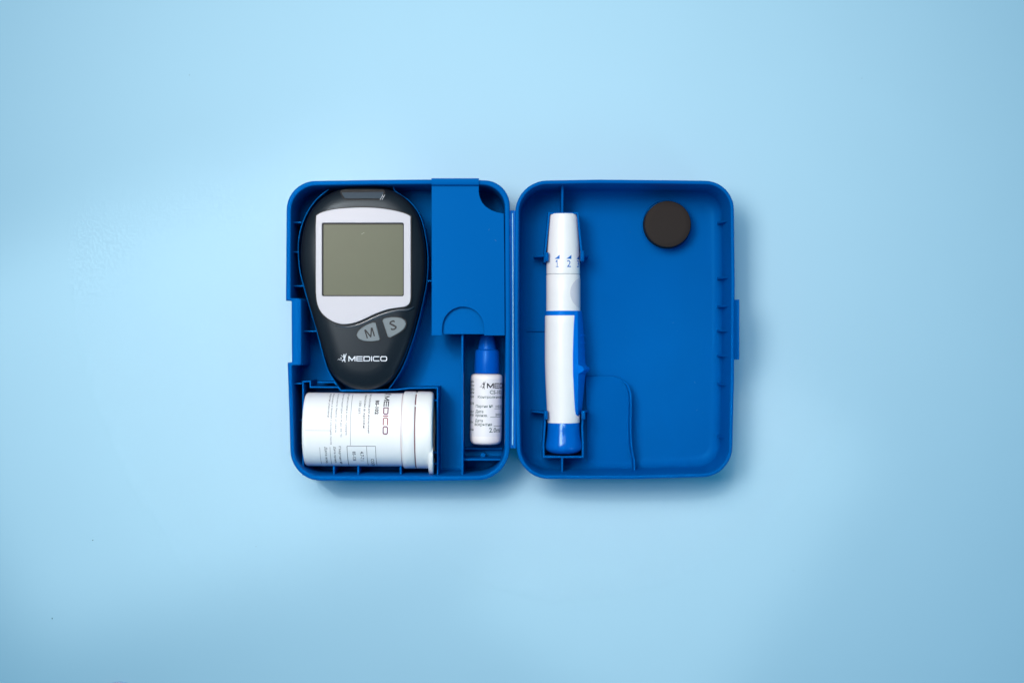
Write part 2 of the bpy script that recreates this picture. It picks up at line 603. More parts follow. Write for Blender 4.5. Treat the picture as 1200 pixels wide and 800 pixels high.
# --- base tray: nest round the meter, ribs, vial bay, bottle bay
ZN = 38.0
nest_left = catmull([(385, 222), (371, 233.5), (360, 249), (353, 266), (350, 281), (349.4, 294), (351, 315), (356.2, 337), (363, 360), (371, 387), (377, 410), (383, 430), (388.5, 441), (397, 453.5)], 4, False)
wall('nest_wall', WL(nest_left, ZN), 1.1, ZF + 4, ZN, 'case', base, 0.35)
nest_right = catmull([(461.2, 217.5), (462, 222.5), (467.5, 227), (480.5, 236.5), (491.5, 251.5), (498, 273), (501.5, 300), (500.5, 327), (497, 348), (490, 378), (482, 404), (473, 428), (464, 444), (456, 455)], 4, False)
wall('nest_wall', WL(nest_right, ZN), 1.0, ZF + 4, ZN, 'case', base, 0.35)
for x0, x1, y, z in ((343.6, 353.2, 260.6, ZN), (343.4, 349.2, 295.2, ZN), (343.6, 355.4, 335, ZN), (356.0, 371.0, 388, ZN), (344.6, 353.6, 449.3, 44)):
    wall('rib', [W(x0, y, z), W(x1, y, z)], 1.5, ZF + 4, z, 'case', base, 0.3)
for x0, x1, y in ((501.2, 506, 329), ):
    wall('rib', [W(x0, y, 40), W(x1, y, 40)], 1.3, ZF + 4, 40, 'case', base, 0.3)
# wall of the vial bay: stepped outline
bay = [(355.2, 556.5), (355.0, 447.0), (363.4, 446.6), (363.6, 453.4), (396.6, 453.6), (399.4, 457.4), (440, 457.4), (465, 456.4), (480, 454.6), (512.6, 454.2), (512.8, 556)]
wall('bay_wall', WL(bay, 44), 1.7, ZF + 4, 44, 'case', base, 0.4, label='stepped wall round the test strip vial')
wall('rib', WL([(372, 447.8), (391.6, 447.8), (394.6, 451.2)], 42), 1.6, ZF + 4, 42, 'case', base, 0.3)
for x in (391.2, 419.8, 469.4):
    wall('rib', [W(x, 545, 40), W(x, 557, 40)], 2.2, ZF + 4, 40, 'case', base, 0.4)
for y in (469.0, 530.2, 543.4):
    wall('rib', [W(506.0, y, 38), W(512.4, y, 38)], 1.6, ZF + 4, 38, 'case', base, 0.3)
for y in (492.5, 520.5):
    wall('rib', [W(345.2, y, 8), W(354.6, y, 8)], 1.5, ZF + 4, 8, 'case', base, 0.3)
wall('rib', WL([(350.5, 548.5), (356.5, 541)], 20), 1.6, ZF + 4, 20, 'case', base, 0.3)
wall('divider', WL([(541.8, 300), (541.8, 557)], 45), 2.4, ZF + 4, 45, 'case', base, 0.5, label='upright divider beside the small bottle')
wall('rib', WL([(543.0, 538.4), (586.5, 538.4)], 32), 2.2, ZF + 4, 32, 'case', base, 0.5)
wall('rib', WL([(543.0, 525.5), (588.5, 525.5)], -6), 2.2, ZF + 4, -6, 'case', base, 0.5)
v, f = loft(disc_rings(*W(566, 533, -2), [(3.2, ZF + 4), (3.2, -3), (2.6, -2)], 20), cap0=False)
mesh_obj('peg', v, f, 'case', base)

# low supports under the meter and the bottle
for y in (300, 400):
    wall('rib', WL([(395, y), (460, y)], 0), 2.4, ZF + 4, 4.4, 'case', base, 0.4)
for y in (455, 500):
    wall('rib', WL([(552, y), (588, y)], -13), 2.4, ZF + 4, -13.2, 'case', base, 0.4)

# --- clip-on cover over the strip compartment, hooked on the rim
ZC = 58.0
def arc(cx, cy, r, a0, a1, n):
    return [(cx + r * math.cos(math.radians(a0 + (a1 - a0) * k / n)), cy + r * math.sin(math.radians(a0 + (a1 - a0) * k / n))) for k in range(n + 1)]
cut = catmull([(561.2, 218.6), (561.4, 227), (564.4, 236), (570.6, 243), (580, 248), (590.4, 250.2)], 5, False)
notch = [(567.4, 393.0), (567.4, 384.5)] + arc(542.6, 383.8, 24.4, 0, -180, 28)[1:-1] + [(518.0, 384.5), (518.0, 393.0)]
cover_loop = [(505.8, 216.4), (561.2, 216.4)] + cut + [(591.2, 300), (591.6, 393.0)] + notch + [(505.8, 393.0)]
cover = curve_plate('compartment_cover', [WL(cover_loop, ZC)], ZC - 4, ZC, 0.45, 'cover', case, label='flat blue cover clipped over the strip compartment')
# thumb recess below the half-round notch
rec_loop = [(516.5, 391.4)] + [(518.0 - 1.5, 384.0)] + arc(542.6, 383.8, 26, 180, 360, 24)[1:-1] + [(569, 384.0), (569, 391.4)]
curve_plate('thumb_recess', [WL(rec_loop, ZC - 8)], ZC - 12, ZC - 6.5, 0.4, 'cover', cover)
# hook lip over the rim
hk = [(209.0, 49), (209.0, 62), (209.5, 62.8), (210.2, 63), (216.0, 63), (216.6, 62.6), (217.0, 61.5), (217.2, 54), (215.0, 54), (214.8, 60.6), (211.2, 60.6), (210.9, 49)]
rings = [[(*W(x, y, 62), z) for y, z in hk] for x in (505.6, 505.9, 560.9, 561.2)]
v, f = loft(rings)
mesh_obj('hook_lip', v, f, 'cover', cover, angle=40)
# side skirts of the cover
wall('skirt', WL([(507.2, 219), (507.2, 391.5)], 54), 2.0, 24, ZC - 3.9, 'cover', cover, 0.2)

# --- lid: ribs, latch, pen cradles, retaining wall
for y in (257.6, 324.2, 358.0, 387.2, 417.0, 451.0, 514.2):
    p0 = W(857.6, y, 52); p1 = W(848.0, y, 52)
    wall('rib', [p0, p1], 2.2, ZF + 10, 52, 'case', lid, 0.4, ztop=[52, 10])
tl = [(-1, 36), (-1, 58), (0.4, 64), (1.8, 74), (2.6, 75), (3.6, 75), (4.2, 74), (4.2, 36)]
rings = []
bx = W(860.4, 386, 60)[0]
for y, s in ((351.2, 0.85), (351.8, 1.0), (420.6, 1.0), (421.2, 0.85)):
    rings.append([(bx + x, W(0, y, 66)[1], 36 + (z - 36) * (1 if s == 1 else 0.985)) for x, z in tl])
v, f = loft(rings)
mesh_obj('latch_tab', v, f, 'case', lid, angle=40)

ZP = 30.0
crad_top = [(638.6, 307), (638.8, 296), (643.4, 249.8), (677.0, 249.8), (681.6, 296), (682.6, 307)]
wall('pen_cradle', WL(crad_top, ZP), 2.4, ZF + 6, ZP, 'case', lid, 0.5, label='upper clip wall round the tip of the lancing pen')
crad_bot = [(638.4, 482), (638.6, 496), (636.8, 520), (637.2, 535.2), (683.0, 535.2), (683.0, 520), (682.2, 500), (683.8, 482)]
wall('pen_cradle', WL(crad_bot, 26), 2.4, ZF + 6, 26, 'case', lid, 0.5, label='lower clip wall round the base of the lancing pen')
for x, y0, y1, dx in ((640.8, 295.4, 306.0, 1), (682.6, 293.4, 306.0, -1), (639.8, 481, 491.5, 1), (683.9, 481, 491.5, -1)):
    lp = rounded([(*W(x - 2.3, y0, 38), 1), (*W(x + 2.3, y0, 38), 1), (*W(x + 2.3, y1, 38), 1), (*W(x - 2.3, y1, 38), 1)], 3)
    rings = [ring3(inset(lp, 0.6), 22), ring3(lp, 27), ring3(lp, 35), ring3(inset(lp, 0.5), 36.3), ring3(inset(lp, 1.2), 36.8)]
    v, f = loft(rings)
    mesh_obj('cradle_clip', v, f, 'case', lid, angle=50)
wall('rib', [W(659.2, 216.8, 42), W(659.2, 248.6, 42)], 2.6, ZF + 6, 34, 'case', lid, 0.5, ztop=[42, 30])
wall('rib', [W(658.8, 536.4, 26), W(658.8, 556, 26)], 2.4, ZF + 6, 26, 'case', lid, 0.5)
wall('rib', [W(626, 299.6, 26), W(637.6, 299.6, 26)], 1.8, ZF + 6, 20, 'case', lid, 0.4, ztop=[7, 22])
wall('rib', [W(684.2, 299.6, 26), W(690.5, 299.6, 26)], 1.8, ZF + 6, 20, 'case', lid, 0.4, ztop=[22, 9])
wall('rib', [W(623, 482.6, 26), W(637.6, 483.6, 26)], 1.8, ZF + 6, 20, 'case', lid, 0.4, ztop=[7, 20])
wall('rib', [W(684.6, 482.6, 26), W(690.5, 482.6, 26)], 1.8, ZF + 6, 20, 'case', lid, 0.4, ztop=[20, 9])
wall('rib', [W(617.5, 387.2, -12), W(640, 387.2, -12)], 2.0, ZF + 5, -12.5, 'case', lid, 0.4)
rw = catmull([(686, 442), (705, 441.2), (720, 441.8), (730, 445.5), (736.2, 452.5), (738.8, 463), (739.2, 480), (738.8, 500), (740.2, 525), (743.0, 540), (743.2, 555)], 5, False)
nz_ = len(rw)
wall('retaining_wall', WL(rw, 6), 2.3, ZF + 6, 6, 'case', lid, 0.5, ztop=[ZF + 7.4 + 24 * min(1, max(0, (i / nz_ - 0.18) / 0.32)) for i in range(nz_)])
pl = [(686, 441.5), (705, 441), (720, 441.6), (730, 445.5), (736, 452.5), (738.4, 463), (739, 480), (738.6, 500), (740, 525), (742.6, 540), (742.8, 556), (688, 556), (688, 500)]
pl = WL(pl, -12)
ytop, ybot = max(p[1] for p in pl), min(p[1] for p in pl)
rr_ = [[(p[0], p[1], ZF + 5.0) for p in pl], [(p[0], p[1], ZF + 6.8 + 8.5 * max(0, (p[1] - ybot) / (ytop - ybot))) for p in pl]]
v, f = loft(rr_)
mesh_obj('sloping_pad', v, f, 'case', lid, smooth=False)

# ------------------------------------------------------------------ blood glucose meter
meter = thing('glucose_meter', 'black teardrop-shaped glucose meter with large grey-green screen lying in blue case', 'glucose meter', (-170, 60, 4))
ol = catmull([(427, 219.6), (446, 220.4), (463, 224.5), (479, 235.4), (489.6, 250.5), (496.2, 272), (499.6, 298), (499.4, 322), (496.0, 346), (489.4, 374),
              (481.2, 403), (471.5, 427), (460.5, 444.5), (446, 454), (429, 457.4), (411, 454.4), (396.5, 446), (386.5, 433), (378.6, 411),
              (370, 383), (360.5, 350), (354.6, 322), (352.6, 296), (355.4, 272), (363.2, 250), (376, 234.4), (392, 224.6), (409, 220.4)], 5)
mo = WL(ol, 38)
rings = [ring3(inset(mo, d), z) for d, z in ((14, 4.6), (6, 6), (2.2, 11), (0.3, 22), (0, 32), (0.3, 41), (1.1, 46.5), (2.4, 49.8), (4.2, 51.9), (7, 53.5), (10.5, 54.9), (14.5, 56.1), (19, 57.0), (24, 57.4))]
v, f = loft(rings)
body = mesh_obj('body', v, f, 'black', meter, angle=60, label='glossy black housing')

ZB = 60.6
bz = catmull([(370.6, 252.6), (378, 248.6), (392, 245.2), (410, 243.6), (428, 243.2), (446, 244.2), (463, 247), (475, 250.4), (481.0, 253.4)], 3, False) \
   + [(481.2, 270), (481.2, 300), (481.2, 330)] \
   + catmull([(481.2, 348), (480.0, 354.6), (475.4, 358.8), (467, 360.2), (455, 362.2), (440, 367.4), (425, 374.4), (413, 378.6), (400, 379.6), (387.4, 375.2), (377, 366.4), (371.8, 355.5), (370.2, 342)], 4, False) \
   + [(370.0, 320), (370.0, 290), (370.0, 265)]
hole = rounded([(377.2, 261.0, 2), (473.2, 261.0, 2), (473.2, 347.0, 2), (377.2, 347.0, 2)], 4)
curve_plate('bezel', [WL(bz, ZB), WL(hole, ZB)], ZB - 4.5, ZB, 0.5, 'bezel', meter, label='silvery white plate framing the screen')
# dark recess floor and display
fr_o = rounded([(375.8, 259.6, 2), (474.6, 259.6, 2), (474.6, 348.4, 2), (375.8, 348.4, 2)], 4)
fr_i = rounded([(379.0, 263.0, 1.6), (472.4, 263.0, 1.6), (472.4, 346.0, 1.6), (379.0, 346.0, 1.6)], 4)
scr = curve_plate('screen', [WL(fr_i, 58)], 54.2, 58.3, 0.15, 'lcd', meter, label='blank grey-green liquid crystal display')
curve_plate('screen_frame', [WL(fr_o, 58), WL(inset(fr_i, 0.0), 58)], 54.4, 59.0, 0.1, 'groove', scr)
for p_, q_, t_ in (((423.4, 274.6), (427.0, 272.4), 0.5),):
    print_flat('pale_mark', ribbon([(0, 0), (q_[0] - p_[0], p_[1] - q_[1])], t_), p_[0], p_[1], 1, 1, 0, 58.42, 'pale_mark', scr)  # short pale stroke on the display
# dark gap round the bezel
bz_out = inset(WL(bz, ZB), -1.3)
curve_plate('bezel_groove', [bz_out, inset(WL(bz, ZB), 0.6)], 54.0, 58.2, 0.1, 'groove', meter)
# swept ridge under the bezel
rd = catmull([(393, 381.2), (402, 383.2), (412, 382.8), (424, 379.4), (438, 372.8), (452, 367.4), (466, 363.8), (478, 362.6), (485, 359.5)], 5, False)
pth = WL(rd, 58)
n_ = len(pth)
rings = []
for i in range(n_):
    a = Vector(pth[max(i - 1, 0)]); b = Vector(pth[min(i + 1, n_ - 1)]); d = (b - a).normalized(); nn = Vector((-d.y, d.x)); p = Vector(pth[i])
    w_ = 1.5 * math.sin(math.pi * min(1, max(0.06, (i + 0.3) / n_ * 1.0))) ** 0.6
    pr = [(w_ * 1.1, 55.5), (w_ * 1.0, 58.2), (w_ * 0.4, 58.6), (-w_ * 0.5, 58.1), (-w_ * 1.3, 57.2), (-w_ * 1.4, 55.5)]
    rings.append([(p.x + nn.x * o_, p.y + nn.y * o_, z) for o_, z in pr])
v, f = loft(rings)
mesh_obj('ridge', v, f, 'port', meter, angle=60)

# buttons
bM = catmull([(417.8, 392.8), (420.2, 387.4), (427.6, 381.6), (437.2, 377.6)], 4, False) + catmull([(440.2, 378.2), (442.4, 386), (445.2, 397.4)], 3, False) \
   + catmull([(443.8, 398.8), (436.0, 400.0), (426.0, 399.4), (420.0, 396.8)], 4, False)
bS = catmull([(448.2, 375.8), (450.4, 373.0), (460.0, 371.6), (469.0, 372.4), (474.6, 375.6)], 4, False) + catmull([(475.8, 379.2), (473.4, 385.0), (466.6, 390.4), (457.0, 395.4)], 4, False) \
   + [(454.6, 394.6), (452.2, 387.6), (449.8, 380.4)]
ZK = 59.2
for nm, lp, ch, cx, cy, sx, sy, rot in (('button', bM, 'M', 429.8, 396.6, 10.2, 10.6, 17), ('button', bS, 'S', 458.6, 387.6, 7.6, 11.4, 17)):
    lw = WL(lp, ZK)
    wl = inset(lw, -1.0)
    bt = curve_plate(nm, [lw], 55, ZK, 0.8, 'button', meter, res=3, label='grey rubber button marked ' + ch)
    curve_plate('button_groove', [wl, inset(lw, 0.4)], 54, 57.75, 0.1, 'groove', bt)
    tf = text_flat(ch) if ch == 'S' else ([(0, 0), (0.15, 0), (0.15, 0.70), (0.44, 0), (0.56, 0), (0.85, 0.70), (0.85, 0), (1, 0), (1, 1), (0.80, 1), (0.5, 0.24), (0.20, 1), (0, 1)],
                                           [(0, 1, 2, 11, 12), (2, 3, 10, 11), (3, 4, 10), (4, 5, 9, 10), (5, 6, 7, 8, 9)])
    print_flat('letter', tf, cx, cy, sx, sy, rot, ZK + 0.15, 'button_ink', bt)

# strip port on the top edge
pt = [(398.6, 223.6), (451.0, 223.6), (446.2, 233.2), (404.6, 233.2)]
po = rounded([(*W(x, y, 54), 2.0) for x, y in pt], 4)
# slanting plate
rings = []
def tilt(loop, dz):
    ys = [p[1] for p in loop]; y0, y1 = min(ys), max(ys)
    return [(p[0], p[1], 57.2 - 3.6 * ((p[1] - y0) / (y1 - y0)) ** 1.5 + dz) for p in loop]
rings = [tilt(po, -8), tilt(po, -0.6), tilt(inset(po, 0.6), 0)]
v, f = loft(rings)
po2 = inset(po, -1.5)
vg, fg = loft([tilt(po2, -8), tilt(po2, -0.5)])
mesh_obj('port_groove', vg, fg, 'groove', meter, angle=50)
port = mesh_obj('strip_port', v, f, 'port', meter, angle=50)
for x in (445.4, 447.6):
    v_, f_ = ribbon([(0, 0), (3.4, 5.8)], 0.42)
    print_flat('reflection_line', (v_, f_), x, 234.2, 1, 1, 0, 56.9, 'logo_white', meter)  # pale strokes painted in for faint reflections beside the port

# logo on the meter
ZL = 57.75
lett, wd = wide_word('MEDICO', 0.18)
sc = 45.4 / wd
print_flat('logo_lettering', merge2([(l[1], l[2]) for l in lett]), 408.2, 423.2, sc, 6.0, 0, ZL, 'logo_white', meter, label='white MEDICO lettering')
print_flat('logo_figure', figure_icon(), 395.6, 424.2, 9.6, 10.6, 0, ZL, 'logo_white', meter, label='white leaping figure emblem')

# ------------------------------------------------------------------ test strip vial
zc = 29.0
A = (W(353.4, 0, 71)[0], W(0, 502.6, zc)[1], zc)
B = (A[0] + 150, A[1] - 0.9, zc)
vf_ = Frame(A, B)          # axis runs to the right of the photo, side b points to the bottom of the photo
R = 43.4
vial = thing('test_strip_vial', 'white cylindrical test strip vial lying in the lower left bay of blue case', 'vial', (A[0] + 70, A[1], ZF + 4))
UX = lambda px: (px - 600) * (H - 70) / F - A[0]
lathe('vial_body', vf_, [(0.0, 39.5), (0.4, 41.4), (1.4, 42.8), (3.0, R), (60, R), (UX(476), R)], 'white', vial, n=128)
# paper label wrapped round the body
uL0, uL1 = UX(356.5), UX(469.5)
rings = []
for u, r in ((uL0, R), (uL0, R + 0.18), (uL1, R + 0.18), (uL1, R)):
    rings.append([vf_.at(u, 2 * math.pi * i / 128, r) for i in range(128)])
v, f = loft(rings, False, False)
lab = mesh_obj('label_sheet', v, f, 'label', vial, angle=35, label='printed white paper label')
v, f = loft([[vf_.at(u, 2 * math.pi * i / 96, r) for i in range(96)] for u, r in ((uL1 + 0.1, R + 0.25), (uL1 + 0.9, R + 0.25))], False, False)
mesh_obj('label_edge', v, f, 'label_edge', lab, smooth=False)
Rk = 46.0
u1, u2, u3, u4 = UX(471.2), UX(485.5), UX(486.8), UX(506.6)
lathe('collar', vf_, [(u1, R), (u1, Rk - 1.5), (u1 + 0.5, Rk - 0.5), (u1 + 1.5, Rk), (u2 - 0.8, Rk), (u2 - 0.2, Rk - 0.4), (u2, Rk - 1.0), (u2, R - 2)], 'white', vial, n=128)
lathe('seal_ring', vf_, [(u2 - 0.5, R - 1.5), (u2 - 0.5, Rk - 1.2), (u3 + 0.5, Rk - 1.2), (u3 + 0.5, R - 1.5)], 'seal_red', vial, n=96, label='thin dark red line between collar and cap')
cap = lathe('cap', vf_, [(u3, R - 2), (u3, Rk - 1.2), (u3 + 0.3, Rk - 0.5), (u3 + 1, Rk - 0.1), (u4 - 5, Rk - 0.2), (u4 - 2.4, Rk - 0.8), (u4 - 0.9, Rk - 2.0), (u4 - 0.2, Rk - 3.6), (u4, Rk - 6), (u4, 30), (u4 - 2, 28), (u4 - 2, 0.1)], 'white', vial, n=128)
# small bridges between collar and cap
for th in (-0.72, 1.42, -1.3):
    rings = []
    for u in (u2 - 0.4, u3 + 0.4):
        rings.append([vf_.at(u, th + da, r) for da, r in ((-0.022, Rk - 2), (-0.022, Rk - 0.35), (0.022, Rk - 0.35), (0.022, Rk - 2))])
    v, f = loft(rings)
    mesh_obj('seal_bridge', v, f, 'white', vial, smooth=False)
# flip tab of the cap, a lip standing out on the lower side
rings = []
for k in range(13):
    th = math.radians(28 + 92 * k / 12)
    e = math.sin(math.pi * k / 12) ** 0.7
    ro = Rk - 3.0 + 10.4 * e
    rings.append([vf_.at(u, th, r) for u, r in ((u4 - 5.4, Rk - 6), (u4 - 5.0, ro - 1.2), (u4 - 4.0, ro), (u4 - 0.2, ro), (u4 + 0.6, ro - 1.0), (u4 + 0.6, Rk - 6))])
v, f = loft(rings)
mesh_obj('thumb_tab', v, f, 'white', cap, angle=50)

# print on the vial label. Reading direction runs down the photo, letter tops to the right.
rv = lambda u: R + 0.18
def vy(py):                                           # photo row -> arc length from the top line
    s = ((py - 502.6)) / (R + 1.0)
    return R * math.asin(max(-0.999, min(0.999, s)))
def vial_text(name, txt, x0, x1, y0, y1, mat='ink_grey', word=None):
    vf0 = text_flat(txt, 0.035 if txt.startswith('BS') else 0.012) if word is None else word
    v0, v1 = vy(y0), vy(y1)
    ua, ub = UX(x0), UX(x1)
    return print_round(name, vf0, vf_, rv, lambda p: (ua + p[1] * (ub - ua), v0 + p[0] * (v1 - v0)), mat, lab)
lett, wd = wide_word('MEDICO', 0.16)
va, vb = vy(461.5), vy(506.2)
for ch, v0_, f0_ in lett:
    mt = {'M': 'ink', 'E': 'ink', 'D': 'ink_plum', 'I': 'ink_red', 'C': 'ink_red', 'O': 'ink_plum'}[ch]
    print_round('brand_letter', (v0_, f0_), vf_, rv, lambda p: (UX(448.6) + p[1] * (UX(454.8) - UX(448.6)), va + p[0] / wd * (vb - va)), mt, lab)
print_round('brand_figure', figure_icon(), vf_, rv, lambda p: (UX(448) + p[1] * 9.0, vy(460.2) - 9 + p[0] * 8.5), 'ink', lab)
vial_text('model_number', 'BS-102', 438.8, 443.2, 466.5, 482.6, 'ink')
vial_text('text_line', 'Тест-полоски для измерения', 430.6, 433.4, 459.6, 504.6)
vial_text('text_line', 'глюкозы в крови', 424.8, 427.6, 459.8, 498.6)
vial_text('text_line', '100 шт.', 419.6, 422.4, 467.4, 483.4, 'ink_light')
vial_text('text_line', 'Для диагностики in vitro, хранить', 404.6, 407.2, 459.4, 507.6, 'ink_light')
vial_text('text_line', 'при температуре от 4 до 30 °C', 398.6, 401.0, 459.4, 509.6, 'ink_light')
vial_text('text_line', 'в сухом месте, беречь от света', 392.4, 394.8, 459.4, 503.6, 'ink_light')
vial_text('text_line', 'Использовать в течение 3 месяцев после', 386.8, 389.2, 459.4, 518.6, 'ink_light')
vial_text('text_line', 'вскрытия упаковки', 383.0, 385.4, 459.4, 486.0, 'ink_light')
vial_text('text_line', 'Партия №', 396.2, 399.4, 520.6, 543.0)
vial_text('text_line', 'Дата произв.', 390.2, 393.4, 521.0, 541.6)
vial_text('text_line', 'Дата вскр.', 379.6, 383.2, 521.4, 542.4)
vial_text('text_line', '4.7-7.1', 421.6, 425.8, 526.8, 538.6)
vial_text('text_line', '85-128', 412.6, 416.4, 526.8, 538.6)
vial_text('text_line', 'CODE', 433.6, 437.4, 536.0, 545.2)
def vial_line(x0, y0, x1, y1, t=0.5, mat='ink_grey'):
    ua, ub, v0, v1 = UX(x0), UX(x1), vy(y0), vy(y1)
    vfr = ribbon([(ua + (ub - ua) * k / 12, v0 + (v1 - v0) * k / 12) for k in range(13)], t)
    print_round('rule', vfr, vf_, rv, lambda p: p, mat, lab, eps=0.12)
vial_line(410.8, 459.8, 410.8, 519.4, 0.45, 'ink_light')
vial_line(406.6, 520.2, 440.2, 520.2, 0.6)
vial_line(406.6, 520.6, 406.6, 544.8, 0.6)
vial_line(429.6, 520.6, 429.6, 544.8, 0.5)
vial_line(440.0, 520.6, 440.0, 544.8, 0.5)
vial_line(374.6, 522, 374.6, 543, 0.4, 'ink_light')
vial_line(386.6, 521.6, 386.6, 543.6, 0.4)
vial_line(357.6, 501.8, 388, 501.8, 0.35, 'ink_light')

# ------------------------------------------------------------------ control solution bottle
zb = 6.0
kb = (H - zb) / F
A = (*W(571.0, 393.6, zb), zb)
B = (*W(569.0, 521.6, zb), zb)
bf = Frame(A, B)           # axis runs down the photo; side b points to the left of the photo
LB = (Vector(B) - Vector(A)).length
bottle = thing('dropper_bottle', 'small white dropper bottle with blue cap lying in the narrow bay of blue case', 'bottle', (A[0], A[1] - 60, ZF + 4))
UB = lambda py: (py - 393.6) * (H - 25) / F
Rb = 19.0
lathe('bottle_body', bf, [(UB(437.5), 9), (UB(438.6), 15.5), (UB(439.4), 17.6), (UB(440.8), 18.7), (UB(443), Rb), (UB(513), Rb), (UB(517), Rb - 0.3), (UB(519.6), Rb - 1.6), (UB(521.2), Rb - 4), (UB(521.6), 12)], 'white', bottle, n=96)
rb = lambda u: Rb + 0.15
v, f = loft([[bf.at(u, 2 * math.pi * i / 96, Rb + 0.15) for i in range(96)] for u in (UB(444.0), UB(511.6))], False, False)
blab = mesh_obj('label_sheet', v, f, 'label2', bottle, angle=35, label='printed label on the small bottle')
capb = lathe('cap', bf, [(UB(437.6), 10), (UB(437.6), 14.6), (UB(437.0), 15.0), (UB(424), 14.6), (UB(411.6), 14.2), (UB(410.2), 13.6), (UB(409.6), 12.6), (UB(409.0), 11.2), (UB(400), 9.6), (UB(392), 7.6), (UB(386), 6.4), (UB(384.6), 5.2)][::-1], 'cap_blue', bottle, n=96, label='deep blue screw cap with tapered nozzle')
for k in range(26):
    th = math.radians(-100 + 200 * k / 25)
    rings = []
    for u, r in ((UB(412.4), 14.0), (UB(436.0), 14.75)):
        rings.append([bf.at(u, th + da, r + dr) for da, dr in ((-0.022, -0.4), (-0.016, 0.28), (0.016, 0.28), (0.022, -0.4))])
    v, f = loft(rings)
    mesh_obj('grip_ridge', v, f, 'cap_blue', capb, smooth=False)
def vx(px):                                           # photo column -> arc length; side b is photo left
    s = (px - 570.0) / (Rb + 0.2) * 1.012
    return -Rb * math.asin(max(-0.995, min(0.995, s)))
def bottle_text(name, txt, x0, x1, y0, y1, mat='ink_green', vf0=None, arc_w=None):
    """y0 top row, y1 bottom row; arc_w: width along the arc when the text runs out of sight"""
    vf0 = text_flat(txt) if vf0 is None else vf0
    a0 = vx(x0)
    a1 = vx(x1) if arc_w is None else a0 - arc_w
    ua, ub = UB(y1), UB(y0)
    return print_round(name, vf0, bf, rb, lambda p: (ua + p[1] * (ub - ua), a0 + p[0] * (a1 - a0)), mat, blab)
lett, wd = wide_word('MEDICO', 0.16)
v0_, f0_ = merge2([(l[1], l[2]) for l in lett])
bottle_text('brand_lettering', '', 570.8, 0, 448.8, 454.8, 'ink', ([(p[0] / wd, p[1]) for p in v0_], f0_), arc_w=45)
v0_, f0_ = figure_icon()
bottle_text('brand_figure', '', 562.2, 0, 446.4, 456.0, 'ink', ([(p[0] / 1.1, p[1]) for p in v0_], f0_), arc_w=7.0)
bottle_text('text_line', 'CS-102', 574.2, 0, 457.2, 461.6, arc_w=19)
bottle_text('text_line', 'Контрольный раствор', 560.2, 0, 463.4, 467.4, arc_w=53)
bottle_text('text_line', 'Партия №', 558.0, 578.0, 474.2, 478.4)
bottle_text('text_line', '1021', 581.6, 0, 474.6, 477.6, arc_w=12)
bottle_text('text_line', 'Дата', 557.8, 567.0, 480.2, 484.6)
bottle_text('text_line', 'произв.', 557.8, 572.2, 485.6, 489.2)
bottle_text('text_line', '2021', 581.0, 0, 484.2, 487.2, arc_w=12)
bottle_text('text_line', 'Дата', 557.4, 566.6, 491.0, 495.2)
bottle_text('text_line', 'вскрытия', 557.0, 577.4, 496.0, 500.0)
bottle_text('text_line', '2.0ml', 574.2, 0, 501.0, 506.6, arc_w=17)
for y, x0 in ((478.8, 580.2), (488.6, 575.2), (499.0, 579.6)):
    a0, a1 = vx(x0), vx(x0) - 16
    vfr = ribbon([(UB(y), a0 + (a1 - a0) * k / 8) for k in range(9)], 0.5)
    print_round('rule', vfr, bf, rb, lambda p: p, 'ink_green', blab, eps=0.12)
side = ['хранить', 'раствор', 'от света', 'годен', 'месяцев', 'после', 'вскрыт', 'темпер', 'срок', 'детей']
for k, y in enumerate((446.6, 450.8, 455.0, 459.2, 464.0, 471.6, 481.8, 485.6, 494.0, 502.4)):
    bottle_text('text_line', side[k], 0, 0, y, y + 3.0, 'ink_green', vf0=([(p[0], p[1]) for p in text_flat(side[k])[0]], text_flat(side[k])[1]), arc_w=None) if False else \
        print_round('text_line', text_flat(side[k]), bf, rb, (lambda yy: (lambda p: (UB(yy + 3.0) + p[1] * (UB(yy) - UB(yy + 3.0)), vx(555.6) + (1 - p[0]) * 13)))(y), 'ink_green', blab)

# ------------------------------------------------------------------ lancing pen
zp = 18.0
kp = (H - zp) / F
A = (*W(659.8, 251.0, zp), zp)
B = (*W(660.6, 534.0, zp), zp)
pf = Frame(A, B)           # side b points to the left of the photo
pen = thing('lancing_pen', 'white lancing pen with blue slider and blue base held in the lid', 'lancing pen', (A[0], A[1] - 140, ZF + 6))
UP = lambda py: (py - 251.0) * (H - 37) / F
PR = [(250.6, 15.6), (251.2, 16.8), (252.4, 17.3), (265, 18.2), (285, 19.3), (298, 19.8), (321.4, 20.1)]
def prad(u):
    tab_ = [(UP(y), r) for y, r in ((250.6, 15.6), (251.2, 16.8), (252.4, 17.3), (265, 18.2), (285, 19.3), (298, 19.8), (321.4, 20.1), (365, 20.4), (371, 21.9), (400, 22.2), (425, 22.2), (450, 21.5), (475, 20.3), (497, 19.4))]
    if u <= tab_[0][0]: return tab_[0][1]
    for (a, ra), (b, rb2) in zip(tab_, tab_[1:]):
        if a <= u <= b: return ra + (rb2 - ra) * (u - a) / (b - a)
    return tab_[-1][1]
lathe('tip_cap', pf, [(UP(250.8), 9), (UP(250.8), 15.4)] + [(UP(y), r) for y, r in PR[1:]] + [(UP(322.0), 19.6), (UP(322.0), 12)], 'pen_white', pen, n=96, label='white adjustable tip numbered one to three')
lathe('seam', pf, [(UP(321.9), 12), (UP(321.9), 19.75), (UP(322.7), 19.75), (UP(322.7), 12)], 'pen_seam', pen, n=96)
lathe('sleeve', pf, [(UP(322.6), 12), (UP(322.6), 19.8), (UP(323.2), 20.2), (UP(345), 20.3), (UP(365.6), 20.4), (UP(365.6), 12)], 'pen_white', pen, n=96)
